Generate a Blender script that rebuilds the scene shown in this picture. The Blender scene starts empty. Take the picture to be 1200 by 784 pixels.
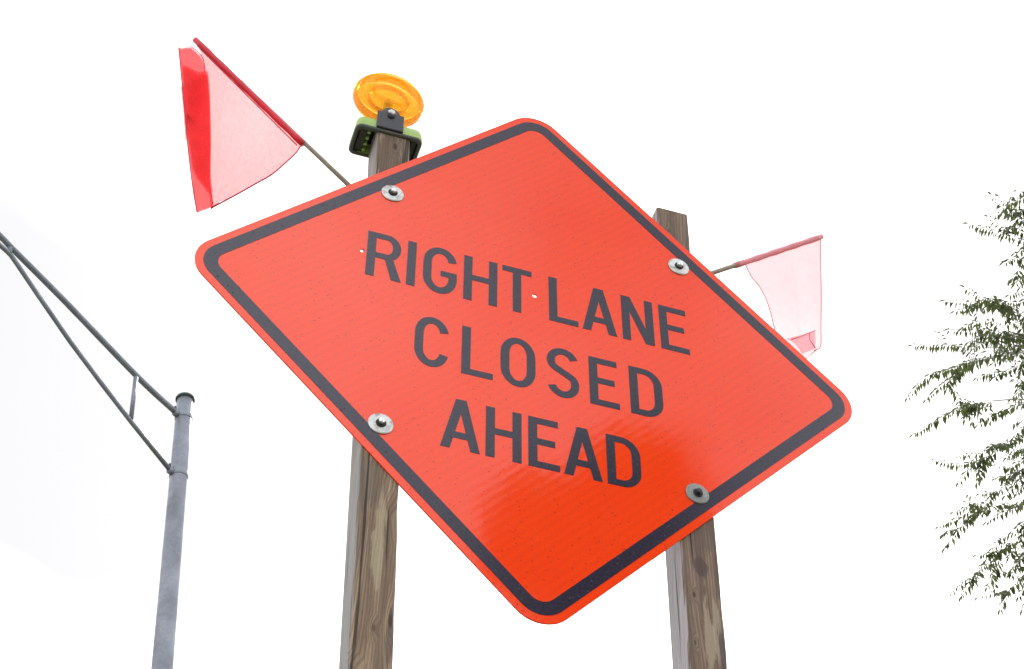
import bpy, bmesh, math, random
from math import sin, cos, pi, radians
from mathutils import Vector, Matrix, noise
from mathutils.geometry import tessellate_polygon

scene = bpy.context.scene
COL = scene.collection
V = Vector

# ------------------------------------------------------------------ camera, sky, sun, exposure
CAM = V((-0.9658, -2.7263, 1.4026))
RIGHT = V((0.94931, -0.31435, 0.00114)).normalized()
FWD = V((0.22318, 0.67653, 0.70178)).normalized()
UP = RIGHT.cross(FWD).normalized()
cam_d = bpy.data.cameras.new('camera')
cam = bpy.data.objects.new('camera', cam_d)
COL.objects.link(cam)
M4 = Matrix((RIGHT, UP, -FWD)).transposed().to_4x4()
M4.translation = CAM
cam.matrix_world = M4
cam_d.sensor_width = 36.0
cam_d.lens = 59.64
cam_d.clip_start = 0.05
cam_d.clip_end = 3000.0
scene.camera = cam

SUN_AZ, SUN_EL = 25.0, 48.1            # behind the sign's upper right edge
sd = V((sin(radians(SUN_AZ)) * cos(radians(SUN_EL)), cos(radians(SUN_AZ)) * cos(radians(SUN_EL)), sin(radians(SUN_EL))))

world = bpy.data.worlds.new('World')
scene.world = world
world.use_nodes = True
wn, wl = world.node_tree.nodes, world.node_tree.links
bg = wn['Background']
sky = wn.new('ShaderNodeTexSky')
sky.sky_type = 'NISHITA'
sky.sun_disc = False
sky.sun_elevation = radians(SUN_EL)
sky.sun_rotation = radians(SUN_AZ)
sky.dust_density = 5.0
sky.air_density = 1.0
sky.ozone_density = 1.0
# thin bright cloud veil over the whole sky
tc = wn.new('ShaderNodeTexCoord')
nz = wn.new('ShaderNodeTexNoise')
nz.inputs['Scale'].default_value = 2.2
nz.inputs['Detail'].default_value = 6
nz.inputs['Roughness'].default_value = 0.55
wl.new(tc.outputs['Generated'], nz.inputs['Vector'])
rp = wn.new('ShaderNodeMapRange')
rp.inputs['From Min'].default_value = 0.3
rp.inputs['From Max'].default_value = 0.7
rp.inputs['To Min'].default_value = 0.78
rp.inputs['To Max'].default_value = 0.93
wl.new(nz.outputs['Fac'], rp.inputs['Value'])
mx = wn.new('ShaderNodeMix')
mx.data_type = 'RGBA'
wl.new(rp.outputs['Result'], mx.inputs[0])
wl.new(sky.outputs['Color'], mx.inputs[6])
CLOUD = 10.5
mx.inputs[7].default_value = (CLOUD * 0.985, CLOUD, CLOUD * 1.03, 1)
nz2 = wn.new('ShaderNodeTexNoise')           # broad soft cloud banks, the same all over the sky
nz2.inputs['Scale'].default_value = 2.6
nz2.inputs['Detail'].default_value = 3
nz2.inputs['Roughness'].default_value = 0.45
mp2 = wn.new('ShaderNodeMapping')
mp2.inputs['Location'].default_value = (1.37, 0.73, 2.11)
wl.new(tc.outputs['Generated'], mp2.inputs['Vector'])
wl.new(mp2.outputs[0], nz2.inputs['Vector'])
rp2 = wn.new('ShaderNodeMapRange')
for k_, v_ in (('From Min', 0.36), ('From Max', 0.60), ('To Min', 0.392), ('To Max', 1.12)): rp2.inputs[k_].default_value = v_
wl.new(nz2.outputs['Fac'], rp2.inputs['Value'])
mu = wn.new('ShaderNodeVectorMath')
mu.operation = 'SCALE'
wl.new(mx.outputs[2], mu.inputs[0])
wl.new(rp2.outputs['Result'], mu.inputs['Scale'])
wl.new(mu.outputs[0], bg.inputs['Color'])
bg.inputs['Strength'].default_value = 0.1

sun_d = bpy.data.lights.new('sun', 'SUN')
sun = bpy.data.objects.new('sun', sun_d)
COL.objects.link(sun)
sun.location = (0, 0, 30)
sun.rotation_euler = sd.to_track_quat('Z', 'Y').to_euler()
sun_d.energy = 2.0
sun_d.angle = radians(0.6)
sun_d.color = (1.0, 0.95, 0.88)

vs = scene.view_settings
vs.view_transform = 'Standard'
vs.look = 'None'
vs.gamma = 1.0
vs.use_curve_mapping = False
vs.exposure = 1.2

# ------------------------------------------------------------------ helpers
def at(px, py, dist):
    """point seen at a photograph pixel, `dist` metres from where the photograph was taken"""
    f = 1988.1
    return CAM + (FWD + RIGHT * ((px - 600) / f) - UP * ((py - 392) / f)).normalized() * dist

def tag(o, label=None, cat=None, group=None, kind=None):
    if label: o['label'] = label
    if cat: o['category'] = cat
    if group: o['group'] = group
    if kind: o['kind'] = kind
    return o

def empty(name, loc, label, cat, group=None):
    o = bpy.data.objects.new(name, None)
    o.empty_display_size = 0.1
    COL.objects.link(o)
    o.location = loc
    return tag(o, label, cat, group)

def link(name, me, mat, parent=None, smooth=False):
    o = bpy.data.objects.new(name, me)
    COL.objects.link(o)
    if mat is not None and not me.materials:
        me.materials.append(mat)
    if smooth:
        for p in me.polygons: p.use_smooth = True
    if parent is not None:
        o.parent = parent
        # geometry below is written in world coordinates; keep it there
        off = V((0, 0, 0))
        p = parent
        while p is not None:
            off += p.location
            p = p.parent
        o.location = -off
    return o

def mesh(name, vs_, fs_, mat, parent=None, smooth=False):
    me = bpy.data.meshes.new(name)
    me.from_pydata([tuple(v) for v in vs_], [], fs_)
    me.validate()
    me.update()
    return link(name, me, mat, parent, smooth)

def bm_obj(name, bm, mat, parent=None, smooth=False):
    bmesh.ops.recalc_face_normals(bm, faces=bm.faces[:])
    me = bpy.data.meshes.new(name)
    bm.to_mesh(me)
    bm.free()
    return link(name, me, mat, parent, smooth)

def bm_box(bm, c, s, bevel=0.0, segs=2, rot=None):
    r = bmesh.ops.create_cube(bm, size=1.0)
    vv = r['verts']
    for v in vv:
        v.co = V((v.co.x * s[0], v.co.y * s[1], v.co.z * s[2]))
    if bevel:
        es = list({e for v in vv for e in v.link_edges})
        b = bmesh.ops.bevel(bm, geom=es, offset=bevel, segments=segs, profile=0.5, affect='EDGES')
        vv = list({v for f in b['faces'] for v in f.verts} | {v for v in vv if v.is_valid})
    for v in vv:
        if rot is not None: v.co = rot @ v.co
        v.co += V(c)

def bm_tube(bm, pts, rad, n=10, caps=True):
    """swept tube; rad a number or a list"""
    pts = [V(p) for p in pts]
    rings = []
    t0 = (pts[1] - pts[0]).normalized()
    a = t0.orthogonal().normalized()
    for i, p in enumerate(pts):
        if i == 0: t = pts[1] - pts[0]
        elif i == len(pts) - 1: t = pts[-1] - pts[-2]
        else: t = (pts[i + 1] - pts[i]).normalized() + (pts[i] - pts[i - 1]).normalized()
        t.normalize()
        a = (a - t * a.dot(t)).normalized()
        b = t.cross(a)
        r = rad[i] if isinstance(rad, (list, tuple)) else rad
        rings.append([bm.verts.new(p + (a * cos(2 * pi * k / n) + b * sin(2 * pi * k / n)) * r) for k in range(n)])
    for i in range(len(rings) - 1):
        for k in range(n):
            bm.faces.new((rings[i][k], rings[i][(k + 1) % n], rings[i + 1][(k + 1) % n], rings[i + 1][k]))
    if caps:
        bm.faces.new(rings[0][::-1])
        bm.faces.new(rings[-1])

def bm_lathe(bm, prof, c, axis, n=40):
    """profile (r, h) turned about axis through c"""
    axis = V(axis).normalized()
    a = axis.orthogonal().normalized()
    b = axis.cross(a)
    rings = []
    for r, h in prof:
        if r < 1e-6:
            rings.append([bm.verts.new(V(c) + axis * h)])
        else:
            rings.append([bm.verts.new(V(c) + axis * h + (a * cos(2 * pi * k / n) + b * sin(2 * pi * k / n)) * r) for k in range(n)])
    for i in range(len(rings) - 1):
        A, B = rings[i], rings[i + 1]
        if len(A) == 1 and len(B) == 1: continue
        for k in range(n):
            k2 = (k + 1) % n
            if len(A) == 1: bm.faces.new((A[0], B[k], B[k2]))
            elif len(B) == 1: bm.faces.new((A[k], A[k2], B[0]))
            else: bm.faces.new((A[k], A[k2], B[k2], B[k]))

def smooth_line(pts, n=8):
    """Catmull-Rom through the points"""
    pts = [V(p) for p in pts]
    P = [pts[0] * 2 - pts[1]] + pts + [pts[-1] * 2 - pts[-2]]
    out = []
    for i in range(1, len(P) - 2):
        for k in range(n):
            t = k / n
            a, b, c, d = P[i - 1], P[i], P[i + 1], P[i + 2]
            out.append(0.5 * ((2 * b) + (c - a) * t + (2 * a - 5 * b + 4 * c - d) * t * t + (3 * b - a - 3 * c + d) * t ** 3))
    out.append(pts[-1])
    return out

# ------------------------------------------------------------------ material helpers
class MB:
    def __init__(self, name):
        self.m = bpy.data.materials.new(name)
        self.m.use_nodes = True
        self.n = self.m.node_tree.nodes
        self.l = self.m.node_tree.links
        self.b = self.n['Principled BSDF']
        self.out = self.n['Material Output']
        self.tc = None
    def set(self, **k):
        for a, v in k.items():
            self.b.inputs[a.replace('_', ' ')].default_value = v
        return self
    def coord(self, scale=(1, 1, 1), rot=(0, 0, 0), loc=(0, 0, 0)):
        if self.tc is None: self.tc = self.n.new('ShaderNodeTexCoord')
        mp = self.n.new('ShaderNodeMapping')
        mp.inputs['Scale'].default_value = scale
        mp.inputs['Rotation'].default_value = rot
        mp.inputs['Location'].default_value = loc
        self.l.new(self.tc.outputs['Object'], mp.inputs['Vector'])
        return mp.outputs[0]
    def noise(self, vec, scale, detail=4, rough=0.5, dist=0.0):
        t = self.n.new('ShaderNodeTexNoise')
        t.inputs['Scale'].default_value = scale
        t.inputs['Detail'].default_value = detail
        t.inputs['Roughness'].default_value = rough
        t.inputs['Distortion'].default_value = dist
        self.l.new(vec, t.inputs['Vector'])
        return t.outputs['Fac']
    def wave(self, vec, scale, dist=0.0, detail=2.0, dscale=1.0, direction='X', kind='BANDS', rough=0.5):
        t = self.n.new('ShaderNodeTexWave')
        t.wave_type = kind
        if kind == 'BANDS': t.bands_direction = direction
        else: t.rings_direction = direction
        t.inputs['Scale'].default_value = scale
        t.inputs['Distortion'].default_value = dist
        t.inputs['Detail'].default_value = detail
        t.inputs['Detail Scale'].default_value = dscale
        t.inputs['Detail Roughness'].default_value = rough
        self.l.new(vec, t.inputs['Vector'])
        return t.outputs['Fac']
    def voro(self, vec, scale, out='Distance', rand=1.0):
        t = self.n.new('ShaderNodeTexVoronoi')
        t.inputs['Scale'].default_value = scale
        t.inputs['Randomness'].default_value = rand
        self.l.new(vec, t.inputs['Vector'])
        return t.outputs[out]
    def ramp(self, fac, *stops):
        t = self.n.new('ShaderNodeValToRGB')
        e = t.color_ramp.elements
        while len(e) < len(stops): e.new(0.5)
        for i, (p, c) in enumerate(stops):
            e[i].position = p
            e[i].color = c if len(c) == 4 else (*c, 1)
        self.l.new(fac, t.inputs['Fac'])
        return t.outputs['Color']
    def rng(self, fac, a, b, c, d):
        t = self.n.new('ShaderNodeMapRange')
        for k, v in zip(('From Min', 'From Max', 'To Min', 'To Max'), (a, b, c, d)): t.inputs[k].default_value = v
        self.l.new(fac, t.inputs['Value'])
        return t.outputs['Result']
    def math(self, op, a, b):
        t = self.n.new('ShaderNodeMath')
        t.operation = op
        for i, x in enumerate((a, b)):
            if isinstance(x, (int, float)): t.inputs[i].default_value = x
            else: self.l.new(x, t.inputs[i])
        return t.outputs[0]
    def mix(self, fac, a, b, blend='MIX'):
        t = self.n.new('ShaderNodeMix')
        t.data_type = 'RGBA'
        t.blend_type = blend
        for i, x in ((0, fac), (6, a), (7, b)):
            if isinstance(x, (int, float)): t.inputs[i].default_value = x
            elif isinstance(x, tuple): t.inputs[i].default_value = x if len(x) == 4 else (*x, 1)
            else: self.l.new(x, t.inputs[i])
        return t.outputs[2]
    def base(self, c): self.l.new(c, self.b.inputs['Base Color']); return self
    def rough(self, c): self.l.new(c, self.b.inputs['Roughness']); return self
    def bump(self, h, strength=0.3, dist=0.002):
        t = self.n.new('ShaderNodeBump')
        t.inputs['Strength'].default_value = strength
        t.inputs['Distance'].default_value = dist
        self.l.new(h, t.inputs['Height'])
        self.l.new(t.outputs['Normal'], self.b.inputs['Normal'])
        return self

def specks(m, scale=55, lo=0.07, hi=0.12, density=0.62, soft=3.0):
    """0..1 mask of sparse small dirt dots"""
    v = m.coord((1, 0, 1))
    w = m.noise(v, 14, 2, 0.5)
    d = m.voro(v, scale)
    dots = m.rng(d, lo, hi, 1, 0)
    keep = m.rng(w, density - 0.06, density + 0.06, 0, 1)
    return m.math('MULTIPLY', dots, keep)

ZC = 4.25                                   # height of the sign's centre

def mat_sheeting():
    m = MB('orange_retroreflective_sheeting')
    m.set(Roughness=0.13, IOR=1.45)
    v = m.coord((1, 0, 1), loc=(0, 0, -ZC))
    # bands of the sheeting running parallel to the upper left edge
    vr = m.coord((1, 0, 1), rot=(0, radians(45), 0), loc=(0, 0, 0))
    bands = m.wave(vr, 15.0, 1.2, 2, 1.5, 'Z')
    n1 = m.noise(v, 3.5, 5, 0.6)
    n2 = m.noise(v, 180, 3, 0.6)
    c = m.mix(m.rng(n1, 0.3, 0.7, 0, 1), (0.93, 0.052, 0.009), (0.96, 0.066, 0.011))
    c = m.mix(m.rng(bands, 0, 1, 0, 0.24), c, (0.78, 0.040, 0.007))
    c = m.mix(m.rng(n2, 0.35, 0.65, 0, 0.30), c, (0.66, 0.045, 0.012))
    c = m.mix(m.math('MULTIPLY', specks(m, 75, 0.10, 0.20, 0.47), 0.6), c, (0.20, 0.03, 0.02))
    c = m.mix(m.math('MULTIPLY', specks(m, 30, 0.032, 0.07, 0.44), 0.8), c, (0.12, 0.03, 0.025))
    run = m.noise(m.coord((38, 0, 2.2)), 1.0, 5, 0.6)           # faint rain runs
    c = m.mix(m.rng(run, 0.5, 0.75, 0, 0.22), c, (0.70, 0.075, 0.030))
    m.base(c)
    m.rough(m.rng(m.noise(v, 9, 4, 0.6), 0.3, 0.7, 0.03, 0.07))
    h = m.math('ADD', m.math('MULTIPLY', bands, 0.12), m.math('MULTIPLY', m.noise(v, 5, 3, 0.5), 3.0))
    h = m.math('ADD', h, m.math('MULTIPLY', n2, 0.25))
    m.bump(h, 0.25, 0.0006)
    return m.m

def mat_ink():
    m = MB('black_sign_ink')
    m.set(Roughness=0.16, IOR=1.45)
    v = m.coord((1, 0, 1))
    n2 = m.noise(v, 160, 3, 0.6)
    c = m.mix(m.rng(n2, 0.3, 0.7, 0, 1), (0.014, 0.010, 0.024), (0.034, 0.027, 0.050))
    c = m.mix(specks(m, 70, 0.10, 0.20, 0.47), c, (0.003, 0.003, 0.004))
    m.base(c)
    sp = specks(m, 70, 0.10, 0.20, 0.47)
    m.rough(m.rng(sp, 0, 1, 0.16, 0.6))
    m.bump(m.math('ADD', m.math('MULTIPLY', m.noise(v, 5, 3, 0.5), 3.0), m.math('MULTIPLY', n2, 0.4)), 0.25, 0.0006)
    return m.m

def mat_wood(name, seed, dark, mid, light, side, knots, patches, greying):
    """sawn pine: growth lines along the length, bent round knots; sides weather-grey, with the stronger light on them put into the colour.
    knots and patches: (x, z, half width, half height, strength) on the face"""
    m = MB(name)
    m.set(Roughness=0.78)
    off = (seed * 3.7, seed * 1.3, seed * 5.1)
    sep = m.n.new('ShaderNodeSeparateXYZ')
    m.l.new(m.coord(), sep.inputs[0])
    warp = m.noise(m.coord((9, 9, 1.5), loc=off), 1.0, 2, 0.4)
    warp2 = m.noise(m.coord((30, 30, 5), loc=off), 1.0, 2, 0.5)
    X = m.math('ADD', sep.outputs[0], m.math('MULTIPLY', sep.outputs[1], 0.7))
    X = m.math('ADD', X, m.math('MULTIPLY', warp, 0.085))
    X = m.math('ADD', X, m.math('MULTIPLY', warp2, 0.010))
    kmask = None
    for kx, kz, a, b, st in knots:
        dx = m.math('DIVIDE', m.math('SUBTRACT', sep.outputs[0], kx), a)
        dz = m.math('DIVIDE', m.math('SUBTRACT', sep.outputs[2], kz), b)
        d = m.math('SQRT', m.math('ADD', m.math('MULTIPLY', dx, dx), m.math('MULTIPLY', dz, dz)), 0)
        X = m.math('ADD', X, m.rng(d, 0.4, 3.2, 0.015, 0.0))
        k = m.rng(d, 0.55, 1.05, st, 0.0)
        kmask = k if kmask is None else m.math('MAXIMUM', kmask, k)
    ph = m.math('SINE', m.math('MULTIPLY', X, 2 * pi / 0.0078), 0)
    late = m.rng(ph, -0.2, 0.95, 0, 1)
    ph2 = m.math('SINE', m.math('MULTIPLY', X, 2 * pi / 0.044), 0)
    fine = m.noise(m.coord((60, 60, 2.2), loc=off), 3.0, 5, 0.65)
    grey = m.noise(m.coord((14, 14, 2.2), loc=off), 1.0, 5, 0.6)
    c = m.mix(m.rng(ph2, -1, 1, 0, 1), mid, light)
    c = m.mix(m.math('MULTIPLY', late, 0.46), c, dark)
    c = m.mix(m.rng(fine, 0.35, 0.7, 0.0, 0.75), c, tuple(x * 0.5 for x in mid))
    pore = m.noise(m.coord((260, 260, 9), loc=off), 3.0, 3, 0.7)
    c = m.mix(m.rng(pore, 0.5, 0.75, 0.0, 0.6), c, tuple(x * 0.35 for x in mid))
    c = m.mix(m.rng(grey, 0.45, 0.68, 0.0, greying), c, tuple(0.5 * (x + y) for x, y in zip(mid, side)))
    wob = m.rng(m.noise(m.coord((50, 50, 9), loc=off), 1.0, 4, 0.6), 0.3, 0.7, -0.7, 0.7)
    for px_, pz, a, b, st, colr in patches:
        dx = m.math('DIVIDE', m.math('SUBTRACT', sep.outputs[0], px_), a)
        dz = m.math('DIVIDE', m.math('SUBTRACT', sep.outputs[2], pz), b)
        d = m.math('SQRT', m.math('ADD', m.math('MULTIPLY', dx, dx), m.math('MULTIPLY', dz, dz)), 0)
        d = m.math('ADD', d, wob)
        c = m.mix(m.rng(d, 0.75, 1.05, st, 0.0), c, colr)
    if kmask is not None:
        c = m.mix(kmask, c, tuple(x * 0.42 for x in dark))
    geo = m.n.new('ShaderNodeNewGeometry')
    sx = m.n.new('ShaderNodeSeparateXYZ')
    m.l.new(geo.outputs['True Normal'], sx.inputs[0])
    ax = m.math('ABSOLUTE', sx.outputs[0], 0.0)
    sidec = m.mix(m.rng(fine, 0.35, 0.72, 0, 0.7), side, tuple(x * 0.45 for x in side))
    sidec = m.mix(m.rng(grey, 0.52, 0.68, 0.0, 0.55), sidec, mid)
    c = m.mix(m.rng(ax, 0.55, 0.8, 0, 1), c, sidec)  # side faces paler: weather grey plus the stronger light they get
    crack = m.rng(m.noise(m.coord((75, 75, 1.6), loc=off), 1.0, 2, 0.4), 0.665, 0.70, 0, 1)     # drying checks
    c = m.mix(m.math('MULTIPLY', crack, 0.85), c, (0.022, 0.016, 0.012))
    m.base(c)
    h = m.math('ADD', m.math('MULTIPLY', late, 0.5), fine)
    h = m.math('SUBTRACT', h, m.math('MULTIPLY', crack, 2.0))
    m.bump(h, 0.7, 0.003)
    return m.m

def mat_galv(name, c1, c2, rough=0.5, metal=0.6, sc=30):
    m = MB(name)
    m.set(Metallic=metal)
    v = m.coord()
    sp = m.voro(v, sc, 'Color')
    n = m.noise(v, 6, 5, 0.6)
    c = m.mix(m.rng(sp, 0, 1, 0, 1), c1, c2)
    c = m.mix(m.rng(n, 0.4, 0.7, 0, 0.5), c, tuple(x * 0.7 for x in c1))
    m.base(c)
    m.rough(m.rng(n, 0.3, 0.7, rough - 0.1, rough + 0.15))
    m.bump(n, 0.15, 0.002)
    return m.m

def mat_mesh_cloth(name, col, opening):
    """open-weave plastic mesh: the gaps between threads let the view through"""
    m = MB(name)
    n, l = m.n, m.l
    v = m.coord()
    nn = m.noise(v, 330, 3, 0.8)
    n2 = m.noise(v, 30, 3, 0.6)
    colr = m.mix(m.rng(n2, 0.35, 0.65, 0, 0.35), col, tuple(x * 0.75 for x in col))
    tr = n.new('ShaderNodeBsdfTransparent')
    tl = n.new('ShaderNodeBsdfTranslucent')
    l.new(colr, tl.inputs['Color'])
    df = n.new('ShaderNodeBsdfDiffuse')
    l.new(colr, df.inputs['Color'])
    a = n.new('ShaderNodeMixShader')
    a.inputs[0].default_value = 0.45
    l.new(tl.outputs[0], a.inputs[1])
    l.new(df.outputs[0], a.inputs[2])
    b = n.new('ShaderNodeMixShader')
    l.new(m.rng(nn, 0.3, 0.7, opening - 0.13, opening + 0.13), b.inputs[0])
    l.new(a.outputs[0], b.inputs[1])
    l.new(tr.outputs[0], b.inputs[2])
    l.new(b.outputs[0], m.out.inputs['Surface'])
    return m.m

def mat_plain(name, col, rough=0.5, metal=0.0, var=0.25, sc=25, bump=0.1):
    m = MB(name)
    m.set(Roughness=rough, Metallic=metal)
    v = m.coord()
    n = m.noise(v, sc, 4, 0.6)
    m.base(m.mix(m.rng(n, 0.3, 0.7, 0, 1), tuple(x * (1 - var) for x in col), tuple(min(1, x * (1 + var)) for x in col)))
    m.rough(m.rng(n, 0.3, 0.7, max(0.05, rough - 0.08), rough + 0.1))
    m.bump(n, bump, 0.001)
    return m.m

def mat_lens():
    m = MB('amber_lens_plastic')
    m.set(Roughness=0.18, IOR=1.45)
    n, l = m.n, m.l
    v = m.coord()
    m.base(m.mix(m.rng(m.noise(v, 60, 3), 0.3, 0.7, 0, 1), (0.95, 0.42, 0.02), (1.0, 0.55, 0.05)))
    vo = m.voro(v, 170, rand=0.35)
    m.bump(vo, 0.8, 0.005)
    tl = n.new('ShaderNodeBsdfTranslucent')
    tl.inputs['Color'].default_value = (1.0, 0.60, 0.07, 1)
    tr = n.new('ShaderNodeBsdfTransparent')
    tr.inputs['Color'].default_value = (1.0, 0.74, 0.20, 1)
    a = n.new('ShaderNodeMixShader')
    a.inputs[0].default_value = 0.45
    l.new(tl.outputs[0], a.inputs[1])
    l.new(tr.outputs[0], a.inputs[2])
    b = n.new('ShaderNodeMixShader')
    b.inputs[0].default_value = 0.62
    l.new(m.b.outputs[0], b.inputs[1])
    l.new(a.outputs[0], b.inputs[2])
    l.new(b.outputs[0], m.out.inputs['Surface'])
    return m.m

def mat_leaf(name, c1, c2):
    m = MB(name)
    m.set(Roughness=0.45)
    n, l = m.n, m.l
    v = m.coord()
    nn = m.noise(v, 26, 3, 0.7)
    c = m.mix(m.rng(nn, 0.35, 0.65, 0, 1), c1, c2)
    m.base(c)
    tl = n.new('ShaderNodeBsdfTranslucent')
    l.new(m.mix(0.6, c, (0.10, 0.15, 0.03)), tl.inputs['Color'])
    a = n.new('ShaderNodeMixShader')
    a.inputs[0].default_value = 0.35
    l.new(m.b.outputs[0], a.inputs[1])
    l.new(tl.outputs[0], a.inputs[2])
    l.new(a.outputs[0], m.out.inputs['Surface'])
    return m.m

M_SHEET = mat_sheeting()
M_INK = mat_ink()
M_ALU = mat_plain('sign_back_aluminium', (0.45, 0.46, 0.47), 0.45, 0.8, 0.1, 40)
M_WOOD_A = mat_wood('weathered_pine', 1, (0.100, 0.060, 0.038), (0.250, 0.166, 0.110), (0.41, 0.292, 0.190), (0.33, 0.305, 0.29),
                    [(-0.383, 4.815, 0.007, 0.016, 0.95), (-0.333, 3.62, 0.010, 0.024, 0.0), (-0.318, 3.36, 0.006, 0.022, 0.8), (-0.398, 3.235, 0.013, 0.014, 0.75), (-0.352, 3.335, 0.005, 0.012, 0.5)],
                    [(-0.398, 4.78, 0.036, 0.10, 0.75, (0.115, 0.075, 0.050)), (-0.368, 4.84, 0.012, 0.05, 0.6, (0.13, 0.10, 0.08)), (-0.352, 3.55, 0.013, 0.14, 0.6, (0.42, 0.345, 0.235)), (-0.318, 3.31, 0.008, 0.07, 0.7, (0.10, 0.066, 0.060)),
                     (-0.385, 3.70, 0.030, 0.07, 0.6, (0.12, 0.088, 0.070))], 0.16)
M_WOOD_B = mat_wood('stained_pine', 5, (0.068, 0.038, 0.027), (0.175, 0.105, 0.072), (0.30, 0.205, 0.142), (0.44, 0.40, 0.41),
                    [(0.350, 3.575, 0.0035, 0.009, 0.8), (0.343, 3.45, 0.003, 0.008, 0.7), (0.362, 4.74, 0.006, 0.014, 0.6)],
                    [(0.381, 3.655, 0.022, 0.022, 0.7, (0.055, 0.034, 0.034)), (0.377, 3.43, 0.011, 0.13, 0.75, (0.36, 0.29, 0.205)), (0.398, 3.50, 0.009, 0.10, 0.6, (0.36, 0.30, 0.22)),
                     (0.405, 3.43, 0.008, 0.06, 0.8, (0.07, 0.045, 0.045)), (0.385, 3.74, 0.06, 0.05, 0.5, (0.11, 0.075, 0.065))], 0.12)
M_ZINC = mat_galv('zinc_washer', (0.46, 0.46, 0.45), (0.62, 0.62, 0.60), 0.40, 0.85, 260)
def mat_washer():
    m = MB('grimy_zinc_washer')
    m.set(Metallic=0.8)
    v = m.coord()
    n = m.noise(v, 90, 4, 0.7)
    n3 = m.noise(v, 35, 4, 0.6)
    c = m.mix(m.rng(n, 0.3, 0.7, 0, 1), (0.42, 0.42, 0.41), (0.64, 0.64, 0.62))
    c = m.mix(m.rng(n3, 0.52, 0.66, 0, 0.75), c, (0.17, 0.13, 0.10))
    m.base(c)
    m.rough(m.rng(n, 0.3, 0.7, 0.3, 0.55))
    m.bump(n, 0.3, 0.001)
    return m.m
M_ZINC = mat_washer()
M_BOLT = mat_galv('steel_bolt', (0.60, 0.60, 0.60), (0.75, 0.75, 0.74), 0.22, 0.95, 300)
M_DULL = mat_galv('dull_washer_dark_reflection', (0.20, 0.20, 0.19), (0.34, 0.34, 0.32), 0.5, 0.8, 260)  # weathered grey, darkened further for the trees' reflection in it
M_RING = mat_plain('rubber_sealing_ring', (0.012, 0.012, 0.014), 0.7)
M_POLE = mat_galv('galvanised_pole_steel', (0.225, 0.24, 0.285), (0.275, 0.29, 0.335), 0.55, 0.45, 60)
M_CAP = mat_plain('dark_pole_cap', (0.045, 0.075, 0.07), 0.6, 0.3)
M_ARM = mat_galv('galvanised_arm_steel', (0.19, 0.205, 0.25), (0.235, 0.25, 0.295), 0.55, 0.4, 60)
M_CLOTH_A = mat_mesh_cloth('red_mesh_cloth', (0.95, 0.075, 0.085), 0.25)
M_CLOTH_B = mat_mesh_cloth('glare_paled_red_mesh_cloth', (0.93, 0.38, 0.43), 0.26)  # red cloth made paler to carry the sun's glare
M_HEM_A = mat_plain('red_hem_vinyl', (0.66, 0.022, 0.045), 0.5, 0, 0.15, 60)
M_EDGE_A = mat_plain('magenta_hem_thread', (0.45, 0.025, 0.075), 0.6, 0, 0.15, 60)
M_HEM_B = mat_plain('glare_paled_red_hem_vinyl', (0.72, 0.24, 0.28), 0.55, 0, 0.15, 60)  # hem paled as well, sun glare in the colour
M_STAFF = mat_plain('wooden_flag_staff', (0.40, 0.34, 0.30), 0.65, 0, 0.2, 80)
M_GREEN = mat_plain('green_case_plastic', (0.30, 0.45, 0.10), 0.38, 0, 0.08, 40, 0.05)
M_DARKP = mat_plain('dark_plastic_recess_shade', (0.03, 0.035, 0.03), 0.55, 0, 0.2, 40)  # dark plastic, its colour also carries the shade in the case
M_BLACKP = mat_plain('black_bracket_steel', (0.035, 0.035, 0.045), 0.45, 0.2, 0.2, 50)
M_LENS = mat_lens()
M_LEAF = mat_leaf('leaf_green', (0.040, 0.042, 0.034), (0.105, 0.125, 0.050))
M_LEAF2 = mat_leaf('leaf_dark_green', (0.035, 0.060, 0.018), (0.06, 0.09, 0.025))
M_BARK = mat_plain('bark', (0.10, 0.085, 0.07), 0.85, 0, 0.4, 12, 0.8)
M_TWIG = mat_plain('twig_bark', (0.26, 0.235, 0.22), 0.8, 0, 0.3, 40, 0.3)

# ------------------------------------------------------------------ ground and road
def mat_ground():
    m = MB('grass_verge')
    m.set(Roughness=0.9)
    v = m.coord()
    c = m.mix(m.rng(m.noise(v, 0.6, 6, 0.6), 0.35, 0.65, 0, 1), (0.055, 0.085, 0.025), (0.13, 0.13, 0.055))
    c = m.mix(m.rng(m.noise(v, 30, 4, 0.7), 0.4, 0.7, 0, 0.6), c, (0.17, 0.14, 0.08))
    m.base(c)
    m.bump(m.noise(v, 25, 5, 0.7), 0.8, 0.05)
    return m.m
def mat_asphalt():
    m = MB('asphalt')
    m.set(Roughness=0.85)
    v = m.coord()
    c = m.mix(m.rng(m.noise(v, 1.2, 5, 0.6), 0.3, 0.7, 0, 1), (0.10, 0.10, 0.10), (0.15, 0.148, 0.14))
    c = m.mix(m.rng(m.noise(v, 220, 2, 0.6), 0.4, 0.7, 0, 0.6), c, (0.22, 0.215, 0.20))
    m.base(c)
    m.bump(m.noise(v, 220, 2, 0.6), 0.5, 0.006)
    return m.m
def sheet(name, x0, x1, y0, y1, z, mat):
    o = mesh(name, [(x0, y0, z), (x1, y0, z), (x1, y1, z), (x0, y1, z)], [(0, 1, 2, 3)], mat)
    return tag(o, kind='structure')
tag(sheet('ground', -900, 900, -900, 900, 0.0, mat_ground()), 'dry green grass verge around the sign posts', None)
tag(sheet('road', -9.6, -2.2, -900, 900, 0.004, mat_asphalt()), 'grey asphalt carriageway beside the verge')
M_PAINT = mat_plain('white_road_paint', (0.72, 0.72, 0.69), 0.7, 0, 0.12, 30)
tag(sheet('edge_line', -2.62, -2.50, -900, 900, 0.008, M_PAINT), 'white painted edge line of the carriageway')

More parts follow.
